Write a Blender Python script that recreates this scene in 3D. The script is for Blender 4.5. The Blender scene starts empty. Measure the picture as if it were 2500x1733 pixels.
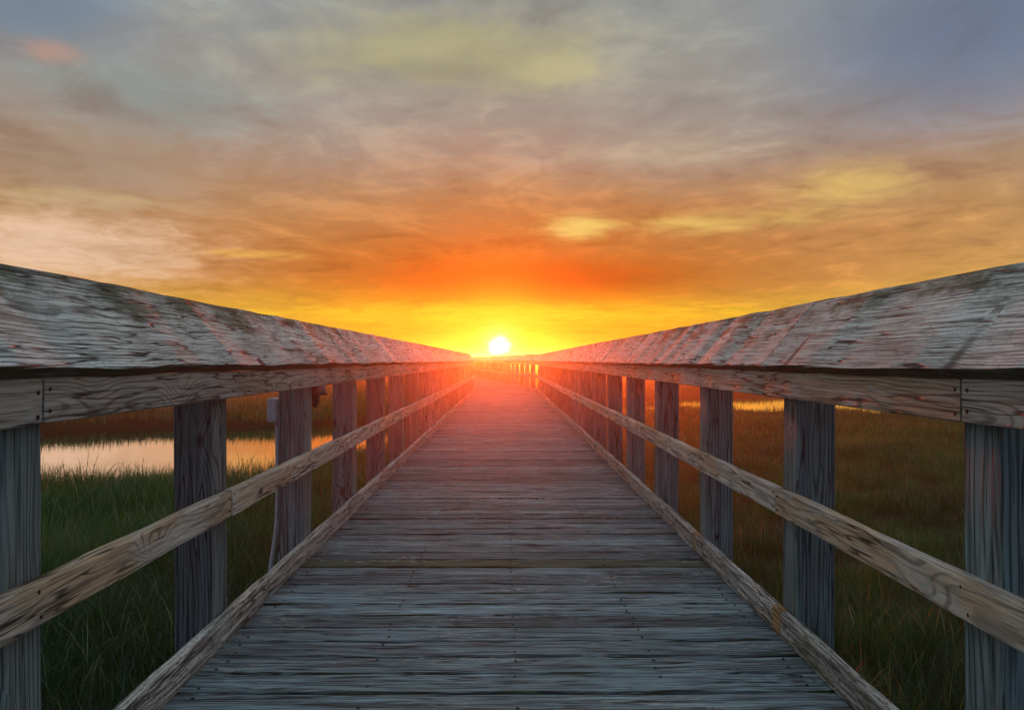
import bpy, math, random
import numpy as np
from mathutils import Vector, Matrix, noise as mnoise

random.seed(7); np.random.seed(7)
S = bpy.context.scene
COL = S.collection

def srgb(r, g, b):
    f = lambda c: (c/255)/12.92 if c/255 <= 0.04045 else (((c/255)+0.055)/1.055)**2.4
    return (f(r), f(g), f(b), 1.0)

# ------------------------------------------------------------------ camera
cam_d = bpy.data.cameras.new('camera'); cam = bpy.data.objects.new('camera', cam_d); COL.objects.link(cam)
cam_d.sensor_width = 36; cam_d.lens = 28.1; cam_d.clip_end = 3000; cam_d.clip_start = 0.02
cam.location = (0, 0, 1.0)
cam.rotation_euler = (math.radians(90.16), 0, math.radians(-0.45))
S.camera = cam

# ------------------------------------------------------------------ node helper
class G:
    def __init__(s, tree):
        s.t = tree; s.n = tree.nodes; s.l = tree.links; s.n.clear()
    def node(s, typ, ins=None, **kw):
        nd = s.n.new(typ)
        for k, v in kw.items(): setattr(nd, k, v)
        for k, v in (ins or {}).items(): s.set(nd.inputs[k], v)
        return nd
    def set(s, sock, v):
        if isinstance(v, bpy.types.NodeSocket): s.l.new(v, sock)
        else: sock.default_value = v
    def m(s, op, a, b=None, c=None, clamp=False):
        nd = s.n.new('ShaderNodeMath'); nd.operation = op; nd.use_clamp = clamp
        for i, v in enumerate((a, b, c)):
            if v is not None: s.set(nd.inputs[i], v)
        return nd.outputs[0]
    def v(s, op, a, b=None, out=0):
        nd = s.n.new('ShaderNodeVectorMath'); nd.operation = op
        s.set(nd.inputs[0], a)
        if b is not None:
            s.set(nd.inputs['Scale' if op == 'SCALE' else 1], b)
        return nd.outputs[out]
    def xyz(s, x, y, z):
        return s.node('ShaderNodeCombineXYZ', {0: x, 1: y, 2: z}).outputs[0]
    def sep(s, vec):
        o = s.node('ShaderNodeSeparateXYZ', {0: vec}).outputs
        return o[0], o[1], o[2]
    def noise(s, vec, scale=1.0, detail=3.0, rough=0.55, dist=0.0, out=0):
        return s.node('ShaderNodeTexNoise', {'Vector': vec, 'Scale': scale, 'Detail': detail, 'Roughness': rough, 'Distortion': dist}).outputs[out]
    def ss(s, x, a, b, lo=0.0, hi=1.0):
        return s.node('ShaderNodeMapRange', {0: x, 1: a, 2: b, 3: lo, 4: hi}, interpolation_type='SMOOTHSTEP').outputs[0]
    def mix(s, f, a, b, blend='MIX'):
        nd = s.n.new('ShaderNodeMix'); nd.data_type = 'RGBA'; nd.blend_type = blend
        s.set(nd.inputs[0], f); s.set(nd.inputs[6], a); s.set(nd.inputs[7], b)
        return nd.outputs[2]
    def ramp(s, f, stops, interp='EASE'):
        nd = s.n.new('ShaderNodeValToRGB'); cr = nd.color_ramp; cr.interpolation = interp
        while len(cr.elements) < len(stops): cr.elements.new(0.5)
        for e, (p, c) in zip(cr.elements, stops): e.position = p; e.color = c
        s.set(nd.inputs[0], f)
        return nd.outputs[0]

# ------------------------------------------------------------------ world: cloudy sunset sky
SUN_AZ = math.radians(-0.51); SUN_EL = math.radians(0.80)
W = bpy.data.worlds.new('World'); S.world = W; W.use_nodes = True
g = G(W.node_tree)
D = g.v('NORMALIZE', g.node('ShaderNodeTexCoord').outputs['Generated'])
dx, dy, dz = g.sep(D)
DEG = 180/math.pi
el = g.m('MULTIPLY', g.m('ARCSINE', dz), DEG)
az = g.m('MULTIPLY', g.m('ARCTAN2', dx, dy), DEG)
# cloud layer coordinates (a sheet seen in perspective)
k = g.m('ADD', g.m('MAXIMUM', dz, 0.0), 0.10)
cv = g.xyz(g.m('DIVIDE', dx, k), g.m('DIVIDE', g.m('MULTIPLY', dy, 1.0), k), 0.0)
cvs = g.v('MULTIPLY', cv, (1.0, 0.7, 1.0))
n_big = g.noise(g.v('ADD', cvs, (3.1, 7.7, 0)), 0.85, 4.0, 0.52, 0.5)
n_mid = g.noise(g.v('ADD', cvs, (9.3, 1.2, 4)), 2.1, 7.0, 0.58, 0.9)
n_fine = g.noise(g.v('MULTIPLY', cv, (0.9, 1.5, 1.0)), 2.4, 7.0, 0.58, 0.5)
n_tex = g.noise(g.v('ADD', g.v('MULTIPLY', cv, (1.0, 0.9, 1.0)), (2, 5, 8)), 4.6, 9.0, 0.60, 0.7)
cl = g.m('ADD', g.m('MULTIPLY', n_big, 0.6), g.m('MULTIPLY', n_mid, 0.4))
ew = g.m('ADD', el, g.m('MULTIPLY', g.m('SUBTRACT', cl, 0.5), g.m('ADD', 2.0, g.m('MULTIPLY', g.m('MAXIMUM', el, 0.0), 0.45))))
pos = g.m('SQRT', g.m('DIVIDE', g.m('MAXIMUM', ew, 0.0), 90.0), clamp=True)
P_ = lambda d: math.sqrt(d/90)
centre = g.ramp(pos, [(P_(0.1), srgb(214, 196, 20)), (P_(1.8), srgb(222, 190, 20)), (P_(3.6), srgb(216, 158, 20)),
    (P_(5.3), srgb(188, 100, 16)), (P_(7.8), srgb(194, 114, 36)), (P_(11.5), srgb(190, 138, 86)), (P_(14.5), srgb(178, 152, 136)),
    (P_(19), srgb(166, 158, 146)), (P_(24), srgb(156, 158, 150)), (P_(42), srgb(172, 178, 186)), (1.0, srgb(170, 180, 187))], 'B_SPLINE')
side = g.ramp(pos, [(P_(0.1), srgb(240, 196, 110)), (P_(3.0), srgb(240, 192, 96)), (P_(5.0), srgb(232, 184, 110)),
    (P_(8.0), srgb(206, 160, 104)), (P_(11), srgb(184, 152, 118)), (P_(14), srgb(162, 146, 134)), (P_(18), srgb(140, 150, 156)),
    (P_(24), srgb(130, 144, 160)), (P_(42), srgb(164, 174, 188)), (1.0, srgb(170, 180, 187))], 'B_SPLINE')
back = g.ramp(pos, [(0.0, srgb(74, 80, 96)), (P_(6), srgb(76, 86, 104)), (P_(15), srgb(80, 96, 120)), (P_(38), srgb(124, 146, 170)), (1.0, srgb(170, 180, 187))], 'B_SPLINE')
f_c = g.m('EXPONENT', g.m('MULTIPLY', g.m('POWER', g.m('DIVIDE', g.m('ABSOLUTE', az), 29.0), 2.0), -1.0))
f_b = g.ss(g.m('ABSOLUTE', az), 45, 125)
sky = g.mix(f_c, side, centre)
sky = g.mix(f_b, sky, back)
# streaky light and dark in the cloud sheet
sky = g.mix(1.0, sky, g.ramp(g.m('ADD', g.m('MULTIPLY', n_mid, 0.5), g.m('ADD', g.m('MULTIPLY', n_fine, 0.2), g.m('MULTIPLY', n_tex, 0.3))),
            [(0.38, (0.80, 0.79, 0.82, 1)), (0.5, (0.97, 0.97, 0.97, 1)), (0.62, (1.20, 1.18, 1.11, 1))], 'EASE'), 'MULTIPLY')
def blob(sky, a0, e0, wa, we, col, amt, nlo=0.36, nhi=0.62, n=None, rag=1.9):
    a = g.m('DIVIDE', g.m('SUBTRACT', az, a0), wa); e = g.m('DIVIDE', g.m('SUBTRACT', el, e0), we)
    q = g.m('EXPONENT', g.m('MULTIPLY', g.m('ADD', g.m('MULTIPLY', a, a), g.m('MULTIPLY', e, e)), -1.0))
    q = g.m('MULTIPLY', g.ss(g.m('ADD', g.m('MULTIPLY', q, g.m('ADD', 0.75, g.m('MULTIPLY', n_fine, 0.5))), g.m('MULTIPLY', g.m('SUBTRACT', g.m('ADD', g.m('MULTIPLY', n_tex, 0.55), g.m('MULTIPLY', n_fine if n is not None else n_mid, 0.45)), 0.5), g.m('MULTIPLY', g.m('MINIMUM', g.m('MULTIPLY', q, 2.2), 1.0), rag))), 0.08, 1.2), amt, clamp=True)
    return g.mix(q, sky, col)
sky = blob(sky, 31, 20, 13, 7.0, srgb(106, 120, 148), 0.9, rag=0.9)
sky = blob(sky, -27, 12.0, 9, 3.6, srgb(168, 146, 126), 0.8, 0.1, 0.4)
sky = blob(sky, -29, 6.8, 10, 2.6, srgb(236, 200, 168), 1.0, 0.1, 0.4)
sky = blob(sky, -28, 9.9, 6, 0.8, srgb(206, 178, 132), 0.7, 0.3, 0.5, n_fine)
sky = blob(sky, 12, 14.0, 7, 1.2, srgb(204, 184, 156), 0.6, 0.3, 0.55, n_fine)
sky = blob(sky, -31, 21, 7, 3.2, srgb(104, 130, 156), 0.7, 0.1, 0.45)
sky = blob(sky, -24, 16.5, 9, 2.6, srgb(140, 158, 156), 0.7)
sky = blob(sky, -5, 20.8, 14, 3.0, srgb(178, 172, 132), 0.9, 0.30, 0.56, n_fine)
sky = blob(sky, -5, 19.6, 4.5, 0.8, srgb(132, 128, 104), 0.4, 0.35, 0.6, n_mid)
sky = blob(sky, 4.2, 19.7, 3.5, 0.9, srgb(198, 188, 142), 0.65, 0.25, 0.5, n_fine)
sky = blob(sky, -29.5, 18.3, 1.9, 0.7, srgb(198, 154, 132), 0.7, 0.2, 0.5, n_fine)
sky = blob(sky, 2.5, 5.6, 12, 1.6, srgb(176, 76, 10), 0.95, rag=0.7)
sky = blob(sky, 5.4, 9.2, 2.9, 0.95, srgb(232, 204, 110), 0.95, 0.2, 0.48, n_fine)
sky = blob(sky, 15.4, 9.3, 6.5, 0.85, srgb(226, 190, 104), 0.85, 0.2, 0.5, n_fine)
sky = blob(sky, 23.5, 11.2, 4.5, 1.6, srgb(230, 192, 112), 0.8, 0.25, 0.55, n_fine)
sky = blob(sky, -17.5, 7.0, 3.6, 0.35, srgb(240, 186, 92), 0.8, 0.2, 0.5, n_fine)
sky = blob(sky, 0, 3.0, 20, 0.8, srgb(248, 214, 44), 0.8, 0.25, 0.5, n_fine)
tex2 = g.m('ADD', 0.74, g.m('MULTIPLY', g.m('ADD', g.m('MULTIPLY', n_tex, 0.5), g.m('MULTIPLY', n_mid, 0.5)), 0.52))
sky = g.mix(g.ss(el, 2.0, 9.0, 0.2, 1.0), sky, g.mix(1.0, sky, g.xyz(tex2, tex2, tex2), 'MULTIPLY'))
# the sun with the glow of the air round it
sd = (math.sin(SUN_AZ)*math.cos(SUN_EL), math.cos(SUN_AZ)*math.cos(SUN_EL), math.sin(SUN_EL))
ang = g.m('MULTIPLY', g.m('ARCCOSINE', g.v('DOT_PRODUCT', D, sd, out=1)), DEG)
def glow(w, a):
    return g.m('MULTIPLY', g.m('EXPONENT', g.m('MULTIPLY', g.m('POWER', g.m('DIVIDE', ang, w), 2.0), -1.0)), a)
sky = g.mix(g.m('MINIMUM', glow(3.4, 0.85), 1.0), sky, srgb(206, 206, 14))
sunc = g.node('ShaderNodeEmission', {0: (1, 0.93, 0.62, 1), 1: g.m('ADD', g.ss(g.m('ADD', ang, g.m('MULTIPLY', g.m('SUBTRACT', g.noise(g.v('MULTIPLY', D, (30.0, 1.0, 160.0)), 1.0, 3.0), 0.5), 1.1)), 1.0, 0.25, 0.0, 3.0), glow(1.15, 0.5))})
nish = g.node('ShaderNodeTexSky', sky_type='NISHITA', sun_disc=False, sun_elevation=SUN_EL, sun_rotation=SUN_AZ)
bgA = g.node('ShaderNodeBackground', {0: nish.outputs[0], 1: 0.05})
SKY_GAIN = 1.0
bgB = g.node('ShaderNodeBackground', {0: sky, 1: SKY_GAIN})
add = g.node('ShaderNodeAddShader', {0: bgB.outputs[0], 1: sunc.outputs[0]})
out = g.node('ShaderNodeOutputWorld', {0: g.node('ShaderNodeMixShader', {0: 0.08, 1: add.outputs[0], 2: bgA.outputs[0]}).outputs[0]})

sun_d = bpy.data.lights.new('sun', 'SUN'); sun = bpy.data.objects.new('sun', sun_d); COL.objects.link(sun)
sun_d.energy = 5.0; sun_d.angle = math.radians(0.6); sun_d.color = (1.0, 0.10, 0.012)
sun.rotation_euler = Vector(sd).to_track_quat('Z', 'Y').to_euler()

S.view_settings.view_transform = 'Standard'; S.view_settings.look = 'None'
S.view_settings.gamma = 1; S.view_settings.use_curve_mapping = False; S.view_settings.exposure = 0.0
S.render.engine = 'CYCLES'
S.cycles.use_denoising = True
S.cycles.max_bounces = 6; S.cycles.diffuse_bounces = 3; S.cycles.glossy_bounces = 3
S.cycles.transmission_bounces = 3; S.cycles.volume_bounces = 0; S.cycles.sample_clamp_indirect = 4

# ------------------------------------------------------------------ materials
def new_mat(name):
    m = bpy.data.materials.new(name); m.use_nodes = True
    return m, G(m.node_tree)

def wood(name, light, dark, warm, ring=0.010, ring_amt=0.6, warm_amt=0.5, moss=0.0, lichen=0.0, crack=0.6,
         rough=0.62, bump=0.8, fibre=0.5, speck=0.0, spec=0.35, ringwarp=0.045, greening=0.0, edge=0.0, w2a=0.004, spike=0.0, dash=0.4, palek=1.35, fine=1.0):
    """weathered timber; local X runs along the grain. object colour: R tone, G moss, B warmth"""
    m, g = new_mat(name)
    oi = g.node('ShaderNodeObjectInfo')
    tc = g.node('ShaderNodeTexCoord').outputs['Object']
    rnd = oi.outputs['Random']
    oc = g.node('ShaderNodeSeparateColor', {0: oi.outputs['Color']}).outputs
    P = g.v('ADD', tc, g.xyz(g.m('MULTIPLY', rnd, 91.0), g.m('MULTIPLY', rnd, 17.0), g.m('MULTIPLY', rnd, 53.0)))
    lx, ly, lz = g.sep(tc)
    # knots
    vor = g.node('ShaderNodeTexVoronoi', {'Vector': g.v('MULTIPLY', P, (2.2, 4.6, 4.6)), 'Scale': 1.0, 'Randomness': 1.0})
    pick = g.ss(g.node('ShaderNodeSeparateColor', {0: vor.outputs['Color']}).outputs[0], 0.50, 0.52)
    kd = vor.outputs['Distance']
    kcore = g.m('MULTIPLY', g.ss(kd, 0.10, 0.05), pick)
    kbump = g.m('MULTIPLY', g.m('EXPONENT', g.m('MULTIPLY', g.m('MULTIPLY', kd, kd), -22.0)), pick)
    vs = g.node('ShaderNodeTexVoronoi', {'Vector': g.v('MULTIPLY', P, (9.0, 1.6, 1.6)), 'Scale': 1.0, 'Randomness': 0.8})
    sp = g.m('MULTIPLY', g.ss(g.node('ShaderNodeSeparateColor', {0: vs.outputs['Color']}).outputs[1], 0.90, 0.91), spike)
    score = g.m('MULTIPLY', g.ss(vs.outputs['Distance'], 0.30, 0.10), sp)
    sbump = g.m('MULTIPLY', g.m('EXPONENT', g.m('MULTIPLY', g.m('MULTIPLY', vs.outputs['Distance'], vs.outputs['Distance']), -9.0)), sp)
    # rings
    w1 = g.noise(g.v('MULTIPLY', P, (0.9, 5.0, 5.0)), 1.0, 2.0, 0.5)
    w2 = g.noise(g.v('MULTIPLY', P, (5.0, 22.0, 22.0)), 1.0, 2.0, 0.5)
    oy = g.m('MULTIPLY', g.m('SUBTRACT', g.m('FRACT', g.m('MULTIPLY', rnd, 13.7)), 0.5), 0.16)
    oz = g.m('ADD', 0.07, g.m('MULTIPLY', g.m('FRACT', g.m('MULTIPLY', rnd, 7.3)), 0.08))
    ry = g.m('SUBTRACT', ly, oy); rz = g.m('ADD', lz, oz)
    r = g.m('SQRT', g.m('ADD', g.m('MULTIPLY', ry, ry), g.m('MULTIPLY', rz, rz)))
    r = g.m('ADD', r, g.m('MULTIPLY', w1, ringwarp*2.2)); r = g.m('ADD', r, g.m('MULTIPLY', w2, w2a))
    r = g.m('ADD', r, g.m('MULTIPLY', kbump, 0.045)); r = g.m('ADD', r, g.m('MULTIPLY', sbump, 0.008))
    rings = g.m('SINE', g.m('MULTIPLY', r, 2*math.pi/ring))
    late = g.m('MULTIPLY', g.ss(rings, 0.25, 0.98), g.ss(g.noise(g.v('MULTIPLY', P, (3.0, 20.0, 20.0)), 1.0, 3.0), 0.30, 0.55, 0.35, 1.0))
    dn = g.noise(g.v('MULTIPLY', g.v('ADD', P, (2, 2, 7.0)), (4.5*fine, 150.0*fine, 150.0*fine)), 1.0, 2.0, 0.5)
    dashes = g.m('MULTIPLY', g.ss(dn, 0.56, 0.64), dash)
    # fibres, streaks, cracks
    fib = g.noise(g.v('MULTIPLY', P, (7.0, 190.0, 190.0)), 1.0, 3.0, 0.65)
    strk = g.noise(g.v('MULTIPLY', g.v('ADD', P, (0, 0, 3.0)), (1.1*fine, 42.0*fine, 42.0*fine)), 1.0, 4.0, 0.6)
    cn = g.noise(g.v('ADD', g.v('MULTIPLY', P, (1.7, 30.0, 30.0)), (5, 5, 5)), 1.0, 2.0, 0.5)
    cm = g.noise(g.v('MULTIPLY', P, (2.4, 9.0, 9.0)), 1.0, 2.0, 0.5)
    cracks = g.m('MULTIPLY', g.ss(g.m('ABSOLUTE', g.m('SUBTRACT', cn, 0.5)), 0.030, 0.006), g.ss(cm, 0.44, 0.56))
    mid = g.noise(g.v('MULTIPLY', g.v('ADD', P, (1, 8, 3.0)), (2.3*fine, 95.0*fine, 95.0*fine)), 1.0, 3.0, 0.6)
    pale = g.noise(g.v('MULTIPLY', g.v('ADD', P, (4, 8, 3.0)), (1.8*fine, 24.0*fine, 24.0*fine)), 1.0, 5.0, 0.65)
    blot = g.noise(g.v('MULTIPLY', P, (1.6, 5.0, 5.0)), 1.0, 5.0, 0.6)
    col = g.mix(g.m('MULTIPLY', g.ss(blot, 0.42, 0.62), g.m('MULTIPLY', oc[2], warm_amt*2.0), clamp=True), light, warm)
    col = g.mix(g.m('MULTIPLY', late, ring_amt), col, dark)
    col = g.mix(g.m('MULTIPLY', g.ss(pale, 0.50, 0.66), 0.55), col, tuple(min(c_*palek, 0.82) for c_ in light[:3])+(1,))
    col = g.mix(g.m('MULTIPLY', g.ss(g.m('ADD', g.m('MULTIPLY', fib, 0.30), g.m('ADD', g.m('MULTIPLY', strk, 0.30), g.m('MULTIPLY', mid, 0.40))), 0.52, 0.42), fibre), col, dark)
    tone = g.m('MULTIPLY', oc[0], 2.0)
    blot2 = g.noise(g.v('MULTIPLY', g.v('ADD', P, (9, 2, 1)), (1.1, 4.0, 4.0)), 1.0, 4.0, 0.6)
    tone = g.m('MULTIPLY', tone, g.m('ADD', 0.62, g.m('MULTIPLY', blot2, 0.76)))
    col = g.mix(1.0, col, g.xyz(tone, tone, tone), 'MULTIPLY')
    # algae patches; caps turn darker olive toward the outer edge
    mn = g.noise(g.v('MULTIPLY', P, (5.0, 14.0, 14.0)), 1.0, 6.0, 0.65)
    mo = g.m('MULTIPLY', g.ss(g.m('ADD', mn, g.m('MULTIPLY', g.m('ADD', g.m('ADD', oc[1], g.m('MULTIPLY', ly, greening)), moss-0.5), 0.55)), 0.40, 0.62), 0.85, clamp=True)
    col = g.mix(g.m('MULTIPLY', mo, 1.0), col, g.mix(g.noise(P, 60.0, 2.0), (0.035, 0.065, 0.028, 1), (0.12, 0.17, 0.07, 1)))
    if edge > 0:      # sides darkened: painted gap shade on planks, algae and painted shade on caps
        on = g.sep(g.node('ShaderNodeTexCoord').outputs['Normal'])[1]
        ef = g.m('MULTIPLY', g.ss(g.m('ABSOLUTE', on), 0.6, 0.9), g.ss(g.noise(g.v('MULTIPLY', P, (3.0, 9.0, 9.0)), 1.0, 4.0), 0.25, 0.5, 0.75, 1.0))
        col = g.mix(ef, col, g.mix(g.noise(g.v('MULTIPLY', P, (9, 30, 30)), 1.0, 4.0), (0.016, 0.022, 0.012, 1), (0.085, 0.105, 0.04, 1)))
    if lichen > 0:
        ln = g.noise(g.v('MULTIPLY', P, (22.0, 60.0, 60.0)), 1.0, 6.0, 0.72)
        lm = g.m('MULTIPLY', g.ss(ln, 0.53, 0.59), g.ss(g.noise(g.v('MULTIPLY', P, (2.0, 6.0, 6.0)), 1.0, 3.0), 0.62-0.3*lichen, 0.72-0.3*lichen))
        col = g.mix(g.m('MULTIPLY', lm, 0.85), col, (0.52, 0.53, 0.47, 1))
    if speck > 0:
        sn = g.noise(g.v('MULTIPLY', P, (34.0, 120.0, 120.0)), 1.0, 4.0, 0.7)
        sm = g.m('MULTIPLY', g.ss(sn, 0.44, 0.38), speck)
        col = g.mix(sm, col, (0.03, 0.035, 0.03, 1))
    col = g.mix(dashes, col, (dark[0]*0.5, dark[1]*0.5, dark[2]*0.5, 1))
    col = g.mix(g.m('MULTIPLY', score, 0.8), col, (0.045, 0.05, 0.04, 1))
    col = g.mix(g.m('MULTIPLY', kcore, 0.85), col, (0.05, 0.035, 0.025, 1))
    col = g.mix(g.m('MULTIPLY', cracks, crack), col, (0.012, 0.012, 0.012, 1))
    h = g.m('ADD', g.m('MULTIPLY', late, 0.55), g.m('MULTIPLY', fib, 0.55))
    h = g.m('ADD', h, g.m('MULTIPLY', mid, 0.9))
    h = g.m('SUBTRACT', h, g.m('MULTIPLY', cracks, 1.1)); h = g.m('SUBTRACT', h, g.m('MULTIPLY', dashes, 0.9))
    h = g.m('SUBTRACT', h, g.m('MULTIPLY', kcore, 0.5))
    bm = g.node('ShaderNodeBump', {'Height': h, 'Strength': bump, 'Distance': 0.004})
    bs = g.node('ShaderNodeBsdfPrincipled', {'Base Color': col, 'Roughness': rough, 'Specular IOR Level': spec, 'Normal': bm.outputs[0]})
    g.node('ShaderNodeOutputMaterial', {0: bs.outputs[0]})
    return m

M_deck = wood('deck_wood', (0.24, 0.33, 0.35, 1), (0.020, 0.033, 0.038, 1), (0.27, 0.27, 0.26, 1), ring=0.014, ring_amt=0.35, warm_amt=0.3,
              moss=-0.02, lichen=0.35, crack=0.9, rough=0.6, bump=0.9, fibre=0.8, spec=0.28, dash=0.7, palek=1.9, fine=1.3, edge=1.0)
M_rail = wood('rail_wood', (0.54, 0.50, 0.43, 1), (0.11, 0.085, 0.065, 1), (0.56, 0.41, 0.26, 1), ring=0.0085, ring_amt=0.62, warm_amt=0.8, lichen=0.15, crack=0.8, rough=0.7, spec=0.15, bump=0.35, fibre=0.45)
M_cap = wood('cap_wood', (0.73, 0.77, 0.70, 1), (0.040, 0.048, 0.034, 1), (0.50, 0.44, 0.35, 1), ring=0.0082, ring_amt=0.62, warm_amt=0.35, moss=0.05, greening=1.9, crack=0.95, rough=0.68, bump=0.6, fibre=0.5, speck=0.35, spec=0.25, ringwarp=0.014, edge=1.0, spike=1.0, dash=0.6, palek=1.1, fine=1.45)
M_kick = wood('kick_wood', (0.54, 0.53, 0.48, 1), (0.07, 0.065, 0.055, 1), (0.44, 0.36, 0.26, 1), ring=0.011, ring_amt=0.4, warm_amt=0.5, moss=0.0, lichen=1.0, crack=0.8, rough=0.6, bump=1.0, fibre=0.75, speck=0.8, dash=0.9, palek=1.5)
M_block = wood('block_wood', (0.42, 0.26, 0.12, 1), (0.16, 0.08, 0.04, 1), (0.55, 0.36, 0.16, 1), crack=0.6)
M_post = wood('post_wood', (0.25, 0.35, 0.35, 1), (0.030, 0.043, 0.043, 1), (0.30, 0.29, 0.26, 1), ring=0.014, ring_amt=0.72, warm_amt=0.3, moss=-0.05, crack=0.8, rough=0.75, spec=0.15, bump=0.35, fibre=0.5)
M_beam = wood('beam_wood', (0.16, 0.15, 0.13, 1), (0.06, 0.055, 0.05, 1), (0.14, 0.11, 0.08, 1))

def plain(name, col, rough=0.5, metal=0.0, bump=0.0, bscale=40):
    m, g = new_mat(name)
    tc = g.node('ShaderNodeTexCoord').outputs['Object']
    n = g.noise(tc, bscale, 4)
    c = g.mix(g.m('MULTIPLY', g.ss(n, 0.4, 0.7), 0.35), col, (col[0]*0.5, col[1]*0.5, col[2]*0.5, 1))
    b = g.node('ShaderNodeBump', {'Height': n, 'Strength': bump, 'Distance': 0.003})
    bs = g.node('ShaderNodeBsdfPrincipled', {'Base Color': c, 'Roughness': rough, 'Metallic': metal, 'Normal': b.outputs[0]})
    g.node('ShaderNodeOutputMaterial', {0: bs.outputs[0]})
    return m
M_nail = plain('rusty_nail', (0.03, 0.022, 0.018, 1), 0.6, 0.4)
M_pvc = plain('grey_plastic', (0.72, 0.73, 0.76, 1), 0.4, 0, 0.1)
M_lamp = plain('dark_metal', (0.10, 0.075, 0.065, 1), 0.45, 0.3, 0.1)
M_bark = plain('bark', (0.05, 0.04, 0.03, 1), 0.9, 0, 0.3)

def ground_mat():
    m, g = new_mat('marsh_mud')
    P = g.node('ShaderNodeTexCoord').outputs['Object']
    n = g.noise(P, 0.35, 6, 0.6); n2 = g.noise(P, 5.0, 6, 0.7)
    c = g.ramp(n, [(0.36, (0.020, 0.036, 0.014, 1)), (0.5, (0.036, 0.050, 0.018, 1)), (0.64, (0.065, 0.062, 0.024, 1))])
    c = g.mix(g.ss(n2, 0.35, 0.65), g.mix(0.6, c, (0.02, 0.018, 0.012, 1)), c)
    b = g.node('ShaderNodeBump', {'Height': g.m('ADD', n2, g.noise(P, 20.0, 4, 0.7)), 'Strength': 0.8, 'Distance': 0.06})
    bs = g.node('ShaderNodeBsdfPrincipled', {'Base Color': c, 'Roughness': 0.9, 'Specular IOR Level': 0.1, 'Normal': b.outputs[0]})
    g.node('ShaderNodeOutputMaterial', {0: bs.outputs[0]})
    return m
M_ground = ground_mat()

def water_mat():
    m, g = new_mat('creek_water')
    P = g.node('ShaderNodeTexCoord').outputs['Object']
    n = g.noise(g.v('MULTIPLY', P, (1.0, 2.2, 1.0)), 3.0, 3, 0.5)
    b = g.node('ShaderNodeBump', {'Height': n, 'Strength': 0.05, 'Distance': 0.02})
    bs = g.node('ShaderNodeBsdfPrincipled', {'Base Color': (1.0, 1.0, 1.0, 1), 'Metallic': 1.0, 'Roughness': 0.012, 'Specular IOR Level': 0.5, 'Normal': b.outputs[0]})
    g.node('ShaderNodeOutputMaterial', {0: bs.outputs[0]})
    return m
M_water = water_mat()

def grass_mat(name, inst=True):
    m, g = new_mat(name)
    if inst:
        t = g.node('ShaderNodeAttribute', attribute_type='INSTANCER', attribute_name='tint').outputs['Fac']
    else:
        t = g.node('ShaderNodeObjectInfo').outputs['Random']
    v = g.node('ShaderNodeAttribute', attribute_type='GEOMETRY', attribute_name='shade').outputs['Fac']
    tt = g.m('ADD', t, g.m('MULTIPLY', g.m('SUBTRACT', v, 0.5), 0.5), clamp=True)
    c = g.ramp(tt, [(0.0, (0.014, 0.075, 0.022, 1)), (0.30, (0.045, 0.19, 0.022, 1)), (0.52, (0.09, 0.19, 0.024, 1)),
                    (0.75, (0.15, 0.12, 0.028, 1)), (1.0, (0.26, 0.20, 0.09, 1))], 'LINEAR')
    c = g.mix(g.ss(v, 0.84, 0.92), c, (0.34, 0.46, 0.28, 1))
    d = g.node('ShaderNodeBsdfDiffuse', {0: c})
    tr = g.node('ShaderNodeBsdfTranslucent', {0: g.mix(1.0, c, (1.2, 1.1, 0.7, 1), 'MULTIPLY')})
    gl = g.node('ShaderNodeBsdfGlossy', {0: (1, 1, 1, 1), 1: 0.4})
    mx = g.node('ShaderNodeMixShader', {0: 0.45, 1: d.outputs[0], 2: tr.outputs[0]})
    mx2 = g.node('ShaderNodeMixShader', {0: 0.04, 1: mx.outputs[0], 2: gl.outputs[0]})
    g.node('ShaderNodeOutputMaterial', {0: mx2.outputs[0]})
    return m
M_grass = grass_mat('marsh_grass_blades')
M_reed = grass_mat('reed_stems', False)

# ------------------------------------------------------------------ object helpers
def link(name, mesh, parent=None, mat=None):
    if mat is not None and not mesh.materials: mesh.materials.append(mat)
    o = bpy.data.objects.new(name, mesh); COL.objects.link(o)
    if parent is not None: o.parent = parent
    return o
def thing(name, label, cat, loc=(0, 0, 0), group=None):
    o = bpy.data.objects.new(name, None); COL.objects.link(o); o.location = loc; o.empty_display_size = 0.1
    o['label'] = label; o['category'] = cat
    if group: o['group'] = group
    return o
def mesh_from(name, verts, faces, smooth=False):
    me = bpy.data.meshes.new(name); me.from_pydata([tuple(v) for v in verts], [], faces); me.update()
    if smooth: me.polygons.foreach_set('use_smooth', [True]*len(me.polygons))
    return me

def nz(x, y=0.0, z=0.0): return mnoise.noise(Vector((x, y, z)))

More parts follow.
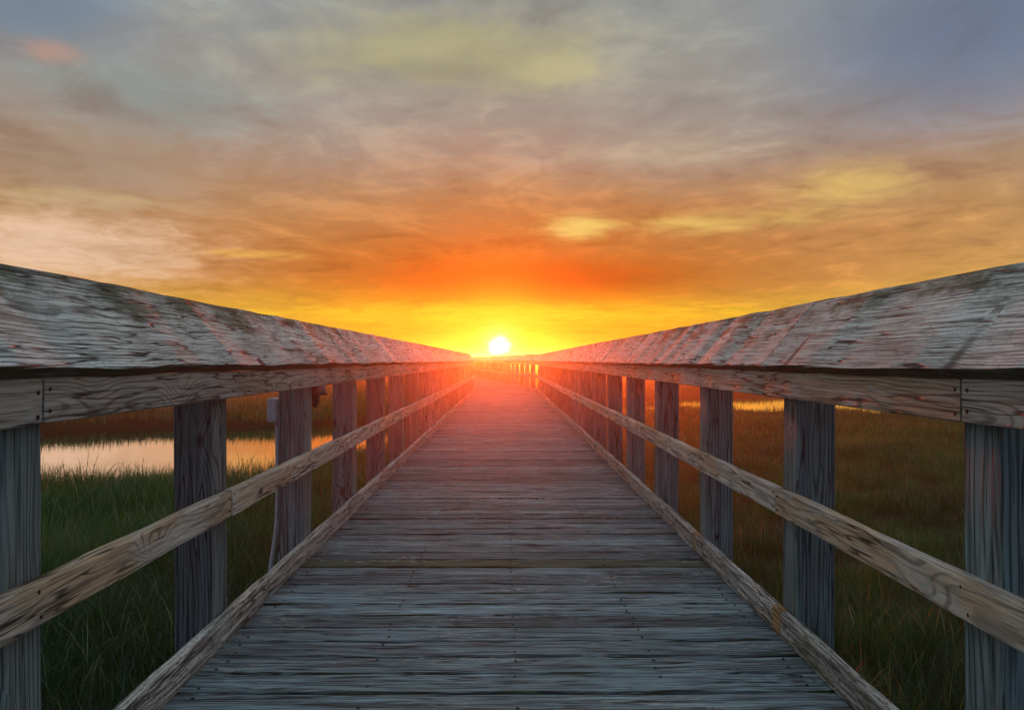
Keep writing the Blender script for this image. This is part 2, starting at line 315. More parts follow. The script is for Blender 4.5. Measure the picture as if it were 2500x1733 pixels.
def board_mesh(L, w, t, ch=0.004, seg=0.18, jit=0.0015, seed=0.0, twist=0.0, chips=0.0):
    """timber with worn, slightly wavy arrises: local X long, Y wide, Z thick"""
    n = max(2, int(L/seg)+1)
    prof = [(-w/2+ch, -t/2), (w/2-ch, -t/2), (w/2, -t/2+ch), (w/2, t/2-ch), (w/2-ch, t/2), (-w/2+ch, t/2), (-w/2, t/2-ch), (-w/2, -t/2+ch)]
    V, F = [], []
    for i in range(n+1):
        x = -L/2 + L*i/n
        for k_, (py, pz) in enumerate(prof):
            c = k_//2
            jy = jit*nz(x*3.1, c*5.3, seed) ; jz = jit*nz(x*3.7+50, c*5.3, seed)
            cc = chips*max(0.0, nz(x*9.0, k_*3.1, seed+9)-0.15)
            py2 = py*(1-cc/w*2)+jy; pz2 = pz*(1-cc/t*2)+jz
            V.append((x, py2, pz2 + twist*py*(i/n-0.5)))
    for i in range(n):
        for k_ in range(8):
            a = i*8+k_; b = i*8+(k_+1) % 8
            F.append((a, a+8, b+8, b)[::-1] if False else (a, b, b+8, a+8)[::-1])
    F.append(tuple(range(8))[::-1]); F.append(tuple(n*8+q for q in range(8)))
    me = mesh_from('board', V, F)
    return me

def place(o, a, b, wdir):
    """put a board so that local X runs a->b and local Y along wdir"""
    a, b = Vector(a), Vector(b); X = (b-a).normalized()
    Y = Vector(wdir); Y = (Y - X*Y.dot(X)).normalized(); Z = X.cross(Y)
    M = Matrix((X, Y, Z)).transposed().to_4x4(); M.translation = (a+b)/2
    o.matrix_world = M
    o.parent and setattr(o, 'matrix_parent_inverse', Matrix.Identity(4))

# boardwalk path ----------------------------------------------------
BEND = 25.6; TH = math.radians(7.0); SLOPE = -0.0042
def path(s, lat, z):
    """point at distance s along the walk, lat to the right, z above the deck"""
    h = SLOPE*s
    if s <= BEND: return Vector((lat, s, z+h))
    # mitred corner
    q = s-BEND
    dx_, dy_ = -math.sin(TH), math.cos(TH)
    c = Vector((0, BEND))
    return Vector((c.x + dx_*q + lat*math.cos(TH), c.y + dy_*q + lat*math.sin(TH), z+h))
def corner(lat, z):
    return Vector((lat, BEND + lat*math.tan(TH/2), z+SLOPE*BEND))

def basis(s):
    return Vector((1, 0, 0)) if s <= BEND else Vector((math.cos(TH), math.sin(TH), 0))

# ------------------------------------------------------------------ the deck
deck = thing('boardwalk', 'long weathered grey plank boardwalk running out over the marsh and bending left', 'boardwalk')
pm = []
for i in range(8):
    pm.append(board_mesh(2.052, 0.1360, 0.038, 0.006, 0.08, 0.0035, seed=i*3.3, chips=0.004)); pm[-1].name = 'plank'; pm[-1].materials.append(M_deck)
S0 = 2.417 - 0.1475*16      # a joint falls at 2.417 m
s = S0; idx = 0
plank_joint = []
while s < 31.0:
    o = link('plank', pm[random.randrange(8)], deck)
    mid = s + 0.1475/2
    a, b = path(mid, -1.026, -0.019), path(mid, 1.026, -0.019)
    sk = random.uniform(-0.0022, 0.0022); a.y += sk; b.y -= sk
    a.z += random.uniform(-0.004, 0.001); b.z += random.uniform(-0.005, 0.001)
    if random.random() < 0.5: a, b = b, a
    place(o, a, b, basis(mid).cross(Vector((0, 0, 1)))*-1+Vector((0, 0, random.uniform(-0.018, 0.018))))
    tone = random.choice((0.34, 0.42, 0.5, 0.5, 0.58, 0.66))*random.uniform(0.92, 1.08)
    greening = random.uniform(0, 0.16); warm_ = random.uniform(0.1, 0.6)
    if 3.10 < mid < 3.47: tone = 0.72
    if 3.85 < mid < 4.03: tone = 0.5; greening = 0.80; o['label'] = 'plank greened with algae'
    if 2.3 < mid < 2.42: tone = 0.6
    o.color = (tone, greening, warm_, 1)
    plank_joint.append((s, mid))
    s += 0.1475; idx += 1
# far planks beyond the bend, too thin to tell apart: one part
V, F = [], []
while s < 72:
    for lat in (-1.026, 1.026):
        for ds in (0.004, 0.1435):
            for z in (-0.038, 0.0):
                V.append(path(s+ds, lat, z + random.uniform(-0.001, 0.001)))
    b = len(V)-8
    F += [(b, b+1, b+3, b+2), (b+4, b+6, b+7, b+5), (b+1, b+5, b+7, b+3), (b, b+2, b+6, b+4), (b, b+4, b+5, b+1), (b+2, b+3, b+7, b+6)]
    s += 0.1475
o = link('far_planks', mesh_from('far_planks', V, F), deck, M_deck); o['kind'] = 'stuff'; o.color = (0.48, 0.08, 0.3, 1)
# nails in the deck
V, F = [], []
def nail(V, F, c, nrm, r=0.0045, hgt=0.0012):
    nrm = Vector(nrm).normalized(); t1 = nrm.orthogonal().normalized(); t2 = nrm.cross(t1)
    b = len(V); n = 7
    for zz in (0.0, hgt):
        for k_ in range(n):
            q = 2*math.pi*k_/n
            V.append(c + t1*math.cos(q)*r + t2*math.sin(q)*r + nrm*zz)
    F.append(tuple(b+n+k_ for k_ in range(n)))
    for k_ in range(n): F.append((b+k_, b+(k_+1) % n, b+n+(k_+1) % n, b+n+k_))
for (s_, mid) in plank_joint:
    if mid > 14 or mid < 1.2: continue
    for lat in (-0.93, -0.43, 0.03, 0.49, 0.93):
        for ds in (-0.036, 0.036):
            if random.random() < 0.4: continue
            p = path(mid+ds+random.uniform(-0.008, 0.008), lat+random.uniform(-0.008, 0.008), 0.0002)
            nail(V, F, p, (0, 0, 1), 0.0052, 0.0018)
o = link('nail_heads', mesh_from('nail_heads', V, F), deck, M_nail); o['kind'] = 'stuff'
# joists and cross beams under the deck
for lat in (-1.0, -0.43, 0.03, 0.49, 1.0):
    for s0, s1 in ((-1.5, 8.0), (8.0, 17.0), (17.0, 25.5), (25.7, 48.0), (48.0, 72.0)):
        a, b = path(s0, lat, -0.14), path(s1, lat, -0.14)
        o = link('joist', board_mesh((b-a).length-0.004, 0.19, 0.038, seg=3), deck, M_beam); place(o, a, b, (0, 0, 1)); o.color = (0.5, 0, 0.5, 1)
# posts positions ---------------------------------------------------
POSTS = [0.42, 1.65, 2.83, 4.10, 5.40, 6.70, 7.98, 9.28]
while POSTS[-1] < 24.2: POSTS.append(POSTS[-1]+1.29)
POSTS[-1] = 25.3
q = 26.9
while q < 66: POSTS.append(q); q += 1.29
for p_ in POSTS[::2]:
    a, b = path(p_+0.10, -1.028, -0.34), path(p_+0.10, 1.028, -0.34)
    o = link('cross_beam', board_mesh(2.056, 0.19, 0.09, seg=1), deck, M_beam); place(o, a, b, (0, 0, 1)); o.color = (0.5, 0, 0.5, 1)

# ------------------------------------------------------------------ the railings
def wob(s, side, k=0.0):     # small sag and rise from post to post
    return 0.0045*nz(s*0.55, side*7.0, k)
def railing(side, label, fascia_j, mid_j, cap_j, kick_j):
    R = thing('railing', label, 'railing')
    sgn = side
    def run(name, joints, lat, z, w, t, wdirf, mat, tones, gap=0.003, kk=0.0, seg=0.15, chips=0.002, jit=0.0035, step=0.0, label=None):
        res = []
        for i in range(len(joints)-1):
            s0, s1 = joints[i], joints[i+1]
            st = random.uniform(-step, step)
            pts = []
            if s0 < BEND < s1: segs = [(s0, BEND), (BEND, s1)]
            else: segs = [(s0, s1)]
            for (u, v) in segs:
                a = path(u, sgn*lat, z) if u != BEND else corner(sgn*lat, z)
                b = path(v, sgn*lat, z) if v != BEND else corner(sgn*lat, z)
                a.z += wob(u, side, kk)+st; b.z += wob(v, side, kk)+st
                d = (b-a).normalized(); a = a + d*gap/2; b = b - d*gap/2
                L = (b-a).length
                far = u > 26
                me = board_mesh(L, w, t, 0.0035, 0.6 if far else seg, jit, seed=random.uniform(0, 99), chips=chips); me.name = name
                o = link(name, me, R, mat)
                place(o, a, b, wdirf((u+v)/2))
                o.color = (random.uniform(*tones[0]), random.uniform(*tones[1]), random.uniform(*tones[2]), 1)
                if v-u < 0.2:
                    o.name = 'spacer_block'; o['label'] = 'short brown block let in between two kick boards'
                    me.materials.clear(); me.materials.append(M_block); o.color = (0.62, 0, 0.5, 1)
                res.append((o, u, v))
        return res
    up = lambda s: Vector((0, 0, 1))
    # slanted cap: inner edge low, outer edge high
    xi, zi, xo, zo = 0.96, 0.985, 1.17, 1.227
    def capdir(s):
        return (basis(s)*sgn*(xo-xi) + Vector((0, 0, zo-zi))).normalized()
    wcap = math.hypot(xo-xi, zo-zi)
    nx, nzz = (zo-zi)/wcap, -(xo-xi)/wcap      # normal pointing under the cap (outwards and down)
    lat_c = (xi+xo)/2 + nx*0.019; z_c = (zi+zo)/2 + nzz*0.019
    caps = run('cap_board', cap_j, lat_c, z_c, wcap, 0.038, capdir, M_cap, ((0.54, 0.68), (0.08, 0.32), (0.2, 0.8)), 0.007, 1.0, 0.10, 0.003, 0.006, 0.001)
    run('top_rail', fascia_j, 1.009, 0.9135, 0.097, 0.038, up, M_rail, ((0.52, 0.64), (0.0, 0.1), (0.3, 0.8)), 0.006, 1.0, jit=0.002)
    run('middle_rail', mid_j, 1.009, 0.484, 0.092, 0.038, up, M_rail, ((0.54, 0.72), (0.0, 0.2), (0.2, 0.9)), 0.008, 3.0, 0.12, 0.004, 0.004)
    run('kick_board', kick_j, 1.009, 0.0465, 0.091, 0.038, up, M_kick, ((0.54, 0.68), (0.05, 0.40), (0.2, 0.6)), 0.005, 0.0, 0.10, 0.006, 0.004)
    # posts: 14 cm square, tops sawn to the slant of the cap
    for i, p_ in enumerate(POSTS):
        h = SLOPE*p_
        base = path(p_+0.07, 0, 0)
        lo = -1.30; e = 0.004
        x0, x1 = 1.0302, 1.168
        zt = lambda x: 0.958 + (x-0.989)*(zo-zi)/(xo-xi) - 0.006
        ztm = zt(x0)
        # local X is vertical (grain), local Y across, local Z along the walk
        V, F = [], []
        prof = [(x0, -0.07+e), (x0+e, -0.07), (x1-e, -0.07), (x1, -0.07+e), (x1, 0.07-e), (x1-e, 0.07), (x0+e, 0.07), (x0, 0.07-e)]
        levels = [lo, -0.6, -0.2, 0.1, 0.4, 0.7, 0.94]
        xm = (x0+x1)/2
        for li, zz in enumerate(levels):
            for (px_, py_) in prof:
                jx = 0.0015*nz(zz*2, px_*30, p_+side*11)
                V.append((zz, sgn*(px_-xm)+jx, py_+jx))
        for (px_, py_) in prof: V.append((zt(px_), sgn*(px_-xm), py_))
        n = len(levels)
        for li in range(n):
            for k_ in range(8):
                a_ = li*8+k_; b_ = li*8+(k_+1) % 8
                F.append((a_, b_, b_+8, a_+8))
        F.append(tuple(range(8))); F.append(tuple(n*8+k_ for k_ in range(8)))
        me = mesh_from('post', V, F)
        o = link('post', me, R, M_post)
        c = path(p_+0.07, sgn*xm, 0)
        # axes: local X -> world Z, local Y -> lateral, local Z -> along
        lx_ = Vector((0, 0, 1)); ly_ = basis(p_); lz_ = lx_.cross(ly_)
        Mx = Matrix((lx_, ly_, lz_)).transposed().to_4x4()
        Mx = Mx @ Matrix.Rotation(random.uniform(-0.006, 0.006), 4, 'Z')
        Mx.translation = c
        o.matrix_world = Mx
        o.color = (random.uniform(0.36, 0.60), random.uniform(0.0, 0.26), random.uniform(0.0, 0.9), 1)
    # nails where the rails meet the posts
    V, F = [], []
    for p_ in POSTS:
        if p_ > 14: break
        for z in (0.885, 0.935, 0.46, 0.51):
            kk = 1.0 if z > 0.7 else 3.0
            jl = fascia_j if z > 0.7 else mid_j
            near = [j for j in jl if abs(j-p_-0.07) < 0.09]
            offs = [near[0]-0.022, near[0]+0.022] if near else [p_+0.07+random.uniform(-0.02, 0.02)]
            for s_ in offs:
                c = path(s_+random.uniform(-0.004, 0.004), sgn*0.9905, z+random.uniform(-0.006, 0.006)); c.z += wob(s_, side, kk)
                nail(V, F, c, -basis(s_)*sgn, 0.0045, 0.003)
    o = link('nail_heads', mesh_from('nail_heads', V, F), R, M_nail); o['kind'] = 'stuff'
    return R, caps
def joints(first, rest_from, step=5.16, end=68.0):
    j = list(first); q = rest_from
    while q < end: j.append(q); q += step
    return j
railL, _ = railing(-1, 'grey timber railing left of the boardwalk, small box and lamp on its third post', joints([-1.2, 1.72], 6.77), joints([-1.2, 2.90], 8.05), joints([-1.2, 0.9], 5.47), joints([-1.2, 3.35], 8.4))
railR, _ = railing(1, 'grey timber railing right of the boardwalk, two brown blocks in its kick board', joints([-1.2, 1.73], 6.77), joints([-1.2, 2.93], 8.05), joints([-1.2, 3.0], 8.1), joints([-1.2, 2.88, 2.97, 4.16, 4.23], 6.8, 2.6))
# ------------------------------------------------------------------ box, conduit and lamp on the third left post (s = 4.10)
def lathe(prof, n=20, axis='Z'):
    V, F = [], []
    for (r, z) in prof:
        for k_ in range(n):
            q = 2*math.pi*k_/n; V.append((r*math.cos(q), r*math.sin(q), z))
    for i in range(len(prof)-1):
        for k_ in range(n):
            a = i*n+k_; b = i*n+(k_+1) % n
            F.append((a, b, b+n, a+n))
    F.append(tuple(range(n))[::-1]); F.append(tuple((len(prof)-1)*n+k_ for k_ in range(n)))
    return V, F
def rbox(w, d, h, r=0.01, n=4):
    """box with rounded vertical outline: w along X, h along Z rounded, d along Y"""
    pts = []
    for cx, cz, a0 in ((w/2-r, h/2-r, 0), (-w/2+r, h/2-r, 90), (-w/2+r, -h/2+r, 180), (w/2-r, -h/2+r, 270)):
        for i in range(n+1):
            q = math.radians(a0+90*i/n); pts.append((cx+r*math.cos(q), cz+r*math.sin(q)))
    m_ = len(pts); V = []
    for f_, y in ((0.93, -d/2), (1.0, -d/2+0.004), (1.0, d/2-0.004), (0.93, d/2)):
        for (x, z) in pts: V.append((x*f_, y, z*f_ if f_ == 1 else z*(1-0.07*w/h)))
    F = [tuple(range(m_)), tuple(3*m_+i for i in range(m_))[::-1]]
    for l_ in range(3):
        for i in range(m_):
            a = l_*m_+i; b = l_*m_+(i+1) % m_
            F.append((a, a+m_, b+m_, b))
    return V, F
hz = SLOPE*4.17
JB = thing('junction_box', 'small pale grey electrical box with conduit on the outer side of the third left post', 'electrical box', (-1.19, 4.15, 0.745+hz))
V, F = rbox(0.058, 0.075, 0.125, 0.014)
o = link('enclosure', mesh_from('enclosure', V, F), JB, M_pvc); o.location = (-0.0075+0.0, 0, 0)
V, F = rbox(0.040, 0.006, 0.105, 0.010)
o = link('cover', mesh_from('cover', V, F), JB, M_pvc); o.location = (-0.0075, -0.0405, 0)
def tube(pts, r, n=10):
    V, F = [], []
    for i, p in enumerate(pts):
        p = Vector(p); d = (Vector(pts[min(i+1, len(pts)-1)])-Vector(pts[max(i-1, 0)])).normalized()
        t1 = d.cross(Vector((0, 1, 0.01))).normalized(); t2 = d.cross(t1)
        rr = r[i] if isinstance(r, (list, tuple)) else r
        for k_ in range(n):
            q = 2*math.pi*k_/n; V.append(p+t1*math.cos(q)*rr+t2*math.sin(q)*rr)
    for i in range(len(pts)-1):
        for k_ in range(n):
            a = i*n+k_; b = i*n+(k_+1) % n; F.append((a, b, b+n, a+n))
    F.append(tuple(range(n))[::-1]); F.append(tuple((len(pts)-1)*n+k_ for k_ in range(n)))
    return V, F
cpts = [(0.008, 0, -0.06)] + [(0.008, 0, -0.08-0.05*i) for i in range(9)] + [(0.008-0.05*(t*t*(3-2*t)), 0, -0.50-0.5*t) for t in [i/10 for i in range(11)]] + [(-0.042, 0, -1.9)]
V, F = tube(cpts, 0.0115)
link('conduit', mesh_from('conduit', V, F, True), JB, M_pvc)
V, F = tube([(0.008, 0, -0.056), (0.008, 0, -0.082)], 0.016)
link('conduit_collar', mesh_from('conduit_collar', V, F, True), JB, M_pvc)
LP = thing('path_lamp', 'small dark hooded lamp fixed behind the third left post under the top rail', 'lamp', (-1.075, 4.30, 0.80+hz))
V, F = lathe([(0.010, 0.062), (0.030, 0.056), (0.052, 0.036), (0.062, 0.008), (0.063, -0.004), (0.059, -0.004), (0.050, 0.02), (0.02, 0.03)], 20)
o = link('hood', mesh_from('hood', V, F, True), LP, M_lamp); o.location = (0.055, 0, 0.02)
V, F = lathe([(0.020, 0.03), (0.026, 0.01), (0.024, -0.03), (0.014, -0.05)], 14)
o = link('bulb_housing', mesh_from('bulb_housing', V, F, True), LP, M_lamp); o.location = (0.05, 0, 0.0)
V, F = rbox(0.05, 0.06, 0.13, 0.008); o = link('bracket', mesh_from('bracket', V, F), LP, M_lamp); o.location = (0.0, -0.025, -0.005)

# ------------------------------------------------------------------ terrain, creek
GZ = -1.0; WZ = -1.25
creek = np.array([(-60, 13), (-15, 12.2), (-6.8, 12.6), (-5.1, 12.8), (-3.9, 13.6), (-3.3, 15.6), (-1.8, 18.5), (0.3, 22), (3, 26.6), (6.6, 32.5), (7.9, 30.0),
                  (10.5, 29.2), (13, 29.0), (18, 29.0), (60, 30), (60, 60), (22, 53), (16, 50), (11, 48), (7, 42), (2, 35.5), (-3, 29.5), (-6, 27), (-8.3, 26.2), (-12, 26.6), (-15, 24.3), (-60, 25)], float)
def sdist(X, Y):
    """signed distance to the creek outline, positive inside"""
    n = len(creek); ins = np.zeros(X.shape, bool); dm = np.full(X.shape, 1e9)
    for i in range(n):
        x0, y0 = creek[i]; x1, y1 = creek[(i+1) % n]
        cond = ((y0 > Y) != (y1 > Y)) & (X < (x1-x0)*(Y-y0)/((y1-y0)+1e-12)+x0)
        ins ^= cond
        t = np.clip(((X-x0)*(x1-x0)+(Y-y0)*(y1-y0))/((x1-x0)**2+(y1-y0)**2), 0, 1)
        dm = np.minimum(dm, np.hypot(X-x0-t*(x1-x0), Y-y0-t*(y1-y0)))
    return np.where(ins, dm, -dm)
def wobble(X, Y):
    return 0.35*np.sin(X*1.9+Y*0.7)*np.sin(Y*1.3-X*0.4+1.0) + 0.18*np.sin(X*4.3+2)*np.sin(Y*3.9+X)
def hfield(X, Y):
    d = sdist(X, Y) + wobble(X, Y)*0.6
    t = np.clip((d+0.5)/1.0, 0, 1); t = t*t*(3-2*t)
    bumps = 0.05*np.sin(X*0.9+1.3)*np.sin(Y*0.7+X*0.3)+0.03*np.sin(X*2.7)*np.sin(Y*3.1+0.5)
    fade = np.clip(1.0-np.hypot(X, Y)/150, 0, 1)
    return GZ + bumps*fade - 0.55*t
def axis_pts(lo_f, hi_f, step, lo, hi):
    core = list(np.arange(lo_f, hi_f+1e-6, step)); st = step; q = hi_f
    while q < hi: st *= 1.25; q = min(q+st, hi); core.append(q)
    st = step; q = lo_f
    while q > lo: st *= 1.25; q = max(q-st, lo); core.insert(0, q)
    return np.array(core)
xs = axis_pts(-30, 30, 0.4, -420, 420); ys = axis_pts(0, 62, 0.4, -420, 420)
Xg, Yg = np.meshgrid(xs, ys); Zg = hfield(Xg, Yg)
nx_, ny_ = len(xs), len(ys)
V = np.stack([Xg.ravel(), Yg.ravel(), Zg.ravel()], 1)
ii, jj = np.meshgrid(np.arange(nx_-1), np.arange(ny_-1)); a = (jj*nx_+ii).ravel()
F = np.stack([a, a+1, a+nx_+1, a+nx_], 1)
o = link('ground', mesh_from('ground', V.tolist(), F.tolist(), True), None, M_ground); o['kind'] = 'structure'; o['label'] = 'flat marsh ground under the grass'
me = mesh_from('water', [(-62, 8, WZ), (62, 8, WZ), (62, 70, WZ), (-62, 70, WZ)], [(0, 1, 2, 3)])
o = link('water', me, None, M_water); o['kind'] = 'structure'; o['label'] = 'still creek reflecting the sunset sky'

# ------------------------------------------------------------------ grass
def tuft(nbl, hgt, rad, lean, wid, seed, segs=3):
    rs = random.Random(seed); V, F, sh = [], [], []
    for b_ in range(nbl):
        q = rs.uniform(0, 2*math.pi); rr = rad*math.sqrt(rs.random()); bx, by = rr*math.cos(q), rr*math.sin(q)
        h = hgt*rs.uniform(0.45, 1.0); dr = rs.uniform(0, 2*math.pi); ln = lean*rs.uniform(0.2, 1.3)*h
        wd = wid*rs.uniform(0.6, 1.2); px_, py_ = -math.sin(dr+rs.uniform(-1, 1)), math.cos(dr+rs.uniform(-1, 1)); shv = rs.random()
        base = len(V)
        for i in range(segs+1):
            t = i/segs; droop = ln*0.35*t**3
            cx, cy, cz = bx+math.cos(dr)*ln*t**1.8, by+math.sin(dr)*ln*t**1.8, h*t-droop-0.03*(1-t)
            w_ = wd*(1-t**1.5)*0.5
            if i < segs:
                V += [(cx-px_*w_, cy-py_*w_, cz), (cx+px_*w_, cy+py_*w_, cz)]; sh += [shv*0.8+0.2*t]*2
            else:
                V.append((cx, cy, cz)); sh.append(shv*0.8+0.2)
        for i in range(segs-1):
            F.append((base+2*i, base+2*i+1, base+2*i+3, base+2*i+2))
        F.append((base+2*(segs-1), base+2*(segs-1)+1, base+2*segs))
    me = mesh_from('tuft', V, F, True)
    at = me.attributes.new('shade', 'FLOAT', 'POINT'); at.data.foreach_set('value', sh)
    me.materials.append(M_grass)
    return me

def scatter(name, label, protos, pts, scl, rot, tint):
    me = bpy.data.meshes.new(name); me.from_pydata([tuple(p) for p in pts], [], [])
    for nm, arr in (('scl', scl), ('rotz', rot), ('tint', tint)):
        at = me.attributes.new(nm, 'FLOAT', 'POINT'); at.data.foreach_set('value', np.asarray(arr, np.float32))
    at = me.attributes.new('pick', 'INT', 'POINT'); at.data.foreach_set('value', np.random.randint(0, len(protos), len(pts)).astype(np.int32))
    o = link(name, me); o['kind'] = 'stuff'; o['label'] = label; o['category'] = 'grass'
    ng = bpy.data.node_groups.new(name+'_nodes', 'GeometryNodeTree')
    ng.interface.new_socket('Geometry', in_out='INPUT', socket_type='NodeSocketGeometry')
    ng.interface.new_socket('Geometry', in_out='OUTPUT', socket_type='NodeSocketGeometry')
    N, L = ng.nodes, ng.links
    gi, go = N.new('NodeGroupInput'), N.new('NodeGroupOutput')
    gti = N.new('GeometryNodeGeometryToInstance')
    for pme in protos[::-1]:
        po = bpy.data.objects.new('tuft_source', pme)
        oi = N.new('GeometryNodeObjectInfo'); oi.inputs['Object'].default_value = po; oi.inputs['As Instance'].default_value = False
        L.new(oi.outputs['Geometry'], gti.inputs[0])
    iop = N.new('GeometryNodeInstanceOnPoints')
    def attr(nm, dt):
        a_ = N.new('GeometryNodeInputNamedAttribute'); a_.data_type = dt; a_.inputs['Name'].default_value = nm
        return a_.outputs['Attribute']
    # join the single-geometry instances into one pickable set
    N.remove(gti)
    join = N.new('GeometryNodeJoinGeometry')
    for nd in [n for n in N if n.bl_idname == 'GeometryNodeObjectInfo']:
        nd.inputs['As Instance'].default_value = True
        L.new(nd.outputs['Geometry'], join.inputs[0])
    L.new(gi.outputs[0], iop.inputs['Points']); L.new(join.outputs[0], iop.inputs['Instance'])
    iop.inputs['Pick Instance'].default_value = True
    L.new(attr('pick', 'INT'), iop.inputs['Instance Index'])
    cx = N.new('ShaderNodeCombineXYZ'); L.new(attr('rotz', 'FLOAT'), cx.inputs[2])
    L.new(cx.outputs[0], iop.inputs['Rotation']); L.new(attr('scl', 'FLOAT'), iop.inputs['Scale'])
    L.new(iop.outputs[0], go.inputs[0])
    md = o.modifiers.new('scatter', 'NODES'); md.node_group = ng
    return o

def lowfreq(X, Y, a=0.23, ph=0.0):
    return 0.5+0.25*np.sin(X*a*1.7+ph+1.3*np.sin(Y*a))+0.25*np.sin(Y*a*2.3-ph+1.1*np.sin(X*a*1.3+0.6))
def field(r0, r1, dens, half=52, seed=0):
    rs = np.random.RandomState(seed)
    A = math.radians(half*2)/2*(r1*r1-r0*r0); n = int(A*dens)
    r = np.sqrt(rs.rand(n)*(r1*r1-r0*r0)+r0*r0); th = np.radians((rs.rand(n)*2-1)*half)
    X, Y = r*np.sin(th), r*np.cos(th)
    d = sdist(X, Y)+wobble(X, Y)*0.6
    ok = (d < -0.12)
    return X[ok], Y[ok], rs
near_p = [tuft(46, 0.42, 0.16, 0.75, 0.0042, 10+i, 4) for i in range(6)]
mid_p = [tuft(60, 0.42, 0.30, 0.6, 0.0085, 30+i, 3) for i in range(6)]
far_p = [tuft(60, 0.42, 0.75, 0.5, 0.022, 50+i, 2) for i in range(5)]
vfar_p = [tuft(70, 0.45, 2.6, 0.4, 0.08, 70+i, 2) for i in range(4)]
def tints(X, Y, rs, base=0.0):
    d = np.hypot(X, Y)
    right = (X > 0)
    t = 0.0 + 0.32*np.clip((d-6)/8, 0, 1)*0.75
    t = t + np.where(right, 0.02, 0.10) + (lowfreq(X, Y, 0.5)-0.5)*0.55 + (lowfreq(X, Y, 1.7, 1.1)-0.5)*0.3 + rs.randn(len(X))*0.13 + base
    # lusher green close to the walk
    t = t - 0.12*np.exp(-((np.abs(X)-2.6)/1.2)**2)*(d < 9)
    t = np.where((d > 21) & (sdist(X, Y) > -2.5), t-0.28, t)
    return np.clip(t, 0.0, 1.0)
def build(name, label, protos, r0, r1, dens, seed, sc=(0.7, 1.3), base=0.0):
    X, Y, rs = field(r0, r1, dens, 52, seed)
    Z = hfield(X, Y)
    # the right-hand marsh is a low mat with hollows, the left is taller grass
    low = lowfreq(X, Y, 0.9, 2.0)
    s_ = rs.uniform(sc[0], sc[1], len(X))*np.where((X > 0) & (np.hypot(X, Y) < 36), 0.34+0.62*low*lowfreq(X, Y, 2.1, 0.4)+0.12, 0.98+0.4*low)
    s_ = np.where((X > 0) & (np.hypot(X, Y) < 7.5), s_*1.35, s_)
    s_ = np.where(np.abs(X) < 1.3, np.minimum(s_, 0.9), s_)
    scatter(name, label, protos, np.stack([X, Y, Z], 1), s_, rs.rand(len(X))*6.283, tints(X, Y, rs, base))
build('marsh_grass', 'fine green marsh grass growing close beside the boardwalk', near_p, 1.0, 9.0, 34, 1)
build('marsh_grass', 'golden green marsh grass in the middle distance up to the creek', mid_p, 9.0, 20.0, 20, 2)
build('marsh_grass', 'dark and brownish marsh grass on the far side of the creek', far_p, 20.0, 60.0, 4.5, 3, (0.8, 1.3))
build('marsh_grass', 'distant marsh grass reaching the horizon', vfar_p, 60.0, 330.0, 0.22, 4, (0.8, 1.3))

dead_p = [tuft(7, 0.62, 0.20, 0.35, 0.0035, 90+i, 4) for i in range(5)]
X, Y, rs = field(1.5, 14.0, 5, 52, 9)
scatter('dead_grass_stalks', 'scattered pale dead stalks standing in the marsh grass', dead_p, np.stack([X, Y, hfield(X, Y)], 1),
        rs.uniform(0.5, 1.0, len(X))*np.where(np.abs(X) < 1.3, 0.8, 1.0), rs.rand(len(X))*6.283, np.clip(0.85+0.15*rs.randn(len(X)), 0, 1))
# tall single stalks against the bright water
def stalk(loc, pts, r, label, plumes=0):
    T = thing('reed_stalk', label, 'reed', loc, 'tall stalks standing against the creek')
    V, F = tube(pts, [r*(1-0.75*i/(len(pts)-1)) for i in range(len(pts))], 6)
    link('stem', mesh_from('stem', V, F, True), T, M_reed)
    V, F = [], []
    for i in range(plumes):
        t = random.uniform(0.35, 1.0); q = int(t*(len(pts)-1)); p = Vector(pts[q])
        dr = random.uniform(0, 6.28); L = random.uniform(0.03, 0.07); b = len(V)
        V += [p, p+Vector((math.cos(dr)*L*0.4, math.sin(dr)*L*0.4, L)), p+Vector((0.006, 0, 0.012))]; F.append((b, b+1, b+2))
    if V: link('seed_head', mesh_from('seed_head', V, F), T, M_reed)
def zat(x, y): return float(hfield(np.array([x]), np.array([y]))[0])
for (dx_px, dd, hh, lean, lab) in ((195, 11.2, 0.70, 0.03, 'tallest upright reed stalk against the bright water at the left'),
                              (189, 11.1, 0.62, -0.04, 'reed stalk leaning left beside the tallest one'),
                              (204, 11.3, 0.66, 0.09, 'reed stalk leaning right beside the tallest one'),
                              (155, 11.2, 0.58, -0.05, 'thin reed stalk between the first post and the tallest stalks'),
                              (139, 11.1, 0.55, 0.0, 'reed stalk closest to the first left post'),
                              (175, 11.0, 0.52, 0.01, 'short upright reed stalk left of the tallest one'),
                              (320, 11.4, 0.56, 0.02, 'lone reed stalk close to the second left post')):
    x = (dx_px-1137)/1800*dd; z = zat(x, dd)
    stalk((x, dd, z), [(lean*t*t*1.5, 0, hh*t) for t in [i/7 for i in range(8)]], 0.007, lab, 14)
x = (222-1137)/1800*11.2
stalk((x, 11.2, zat(x, 11.2)), [(0.36*t, 0, 0.50*math.sin(t*1.9)**0.8*(1-0.02*t)+0.04*t) for t in [i/10 for i in range(11)]], 0.005, 'long bent stalk arching low over the water', 0)

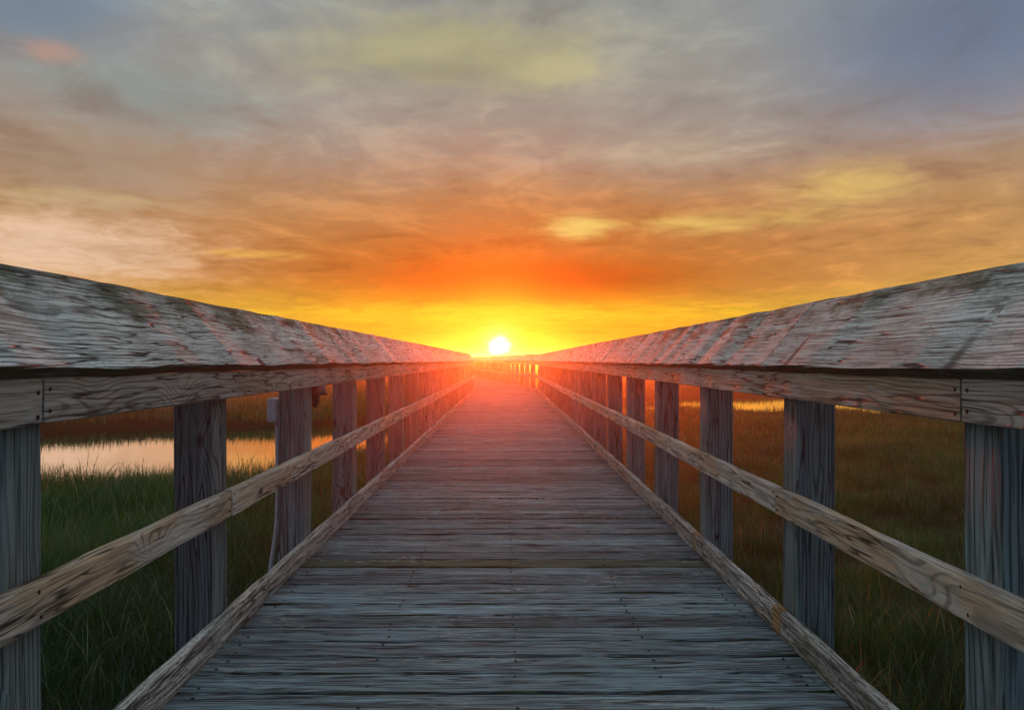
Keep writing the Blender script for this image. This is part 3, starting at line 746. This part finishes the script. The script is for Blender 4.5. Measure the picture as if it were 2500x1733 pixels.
# ------------------------------------------------------------------ distant trees on the horizon
def leaf_mass(V, F, c, rx, ry, rz_, n, ls, rs):
    for _ in range(n):
        u = Vector((rs.gauss(0, 1), rs.gauss(0, 1), rs.gauss(0, 1))).normalized()*rs.uniform(0.45, 1.0)
        p = Vector((c[0]+u.x*rx, c[1]+u.y*ry, c[2]+u.z*rz_))
        t1 = Vector((rs.gauss(0, 1), rs.gauss(0, 1), rs.gauss(0, 1))).normalized(); t2 = t1.orthogonal().normalized()
        s_ = ls*rs.uniform(0.5, 1.2); b = len(V)
        V += [p-t1*s_, p+t2*s_*0.6, p+t1*s_, p-t2*s_*0.6]; F.append((b, b+1, b+2, b+3))
M_leaf = plain('far_foliage', (0.05, 0.055, 0.028, 1), 0.9)
rs = random.Random(4)
for (pxx, dist, h, wd, lab) in ((1074, 250, 2.75, 1.6, 'small bushy tree on the horizon right where the left railing ends'), (1088, 255, 2.35, 2.2, 'low spreading tree between the end of the left railing and the sun'),
                           (1182, 260, 2.35, 1.8, 'low tree on the horizon just to the right of the sun'), (1203, 255, 2.5, 1.5, 'second low tree to the right of the sun'),
                           (1222, 250, 2.6, 2.0, 'low tree on the horizon above the bend in the right railing')):
    x = (pxx-1137)/1800*dist
    T = thing('tree', lab, 'tree', (x, dist, GZ), 'trees on the horizon')
    V, F = tube([(0, 0, 0), (0.05, 0, h*0.3), (0.0, 0, h*0.62)], [0.14, 0.10, 0.05], 6); link('trunk', mesh_from('trunk', V, F), T, M_bark)
    V, F = [], []
    for _ in range(6):
        leaf_mass(V, F, (rs.uniform(-wd*0.5, wd*0.5), rs.uniform(-.5, .5), h*rs.uniform(0.6, 0.85)), wd*0.42, 0.6, h*0.2, 45, 0.16, rs)
    link('crown', mesh_from('crown', V, F), T, M_leaf)
V, F = [], []
for i in range(1500):
    th = (i/1500*2-1)*math.radians(60); d_ = rs.uniform(300, 345)
    hh = 1.9+0.9*nz(th*22, 3.0)+0.5*nz(th*90, 8.0)
    leaf_mass(V, F, (math.sin(th)*d_, math.cos(th)*d_, GZ+hh*0.55), 1.6, 1.0, hh*0.5, 16, 0.42, rs)
o = link('treeline', mesh_from('treeline', V, F), None, M_leaf); o['kind'] = 'stuff'; o['label'] = 'low dark line of distant scrub along the horizon'; o['category'] = 'treeline'

# ------------------------------------------------------------------ haze: volume added to give the red flare glow toward the sun
def haze():
    m, g = new_mat('flare_haze')
    vp = g.node('ShaderNodeVolumePrincipled', {'Color': (0.95, 0.82, 0.74, 1), 'Density': HAZE, 'Anisotropy': 0.90})
    g.node('ShaderNodeOutputMaterial', {'Volume': vp.outputs[0]})
    a_, z0, z1 = 430, -2.6, 1.85
    V = [(x, y, z) for z in (z0, z1) for y in (-a_, a_) for x in (-a_, a_)]
    F = [(0, 2, 3, 1), (4, 5, 7, 6), (0, 1, 5, 4), (2, 6, 7, 3), (0, 4, 6, 2), (1, 3, 7, 5)]
    o = link('haze', mesh_from('haze', V, F), None, m); o['kind'] = 'stuff'; o['label'] = 'thin haze added over the marsh for the flare glow toward the sun'
HAZE = 0.0038
haze()
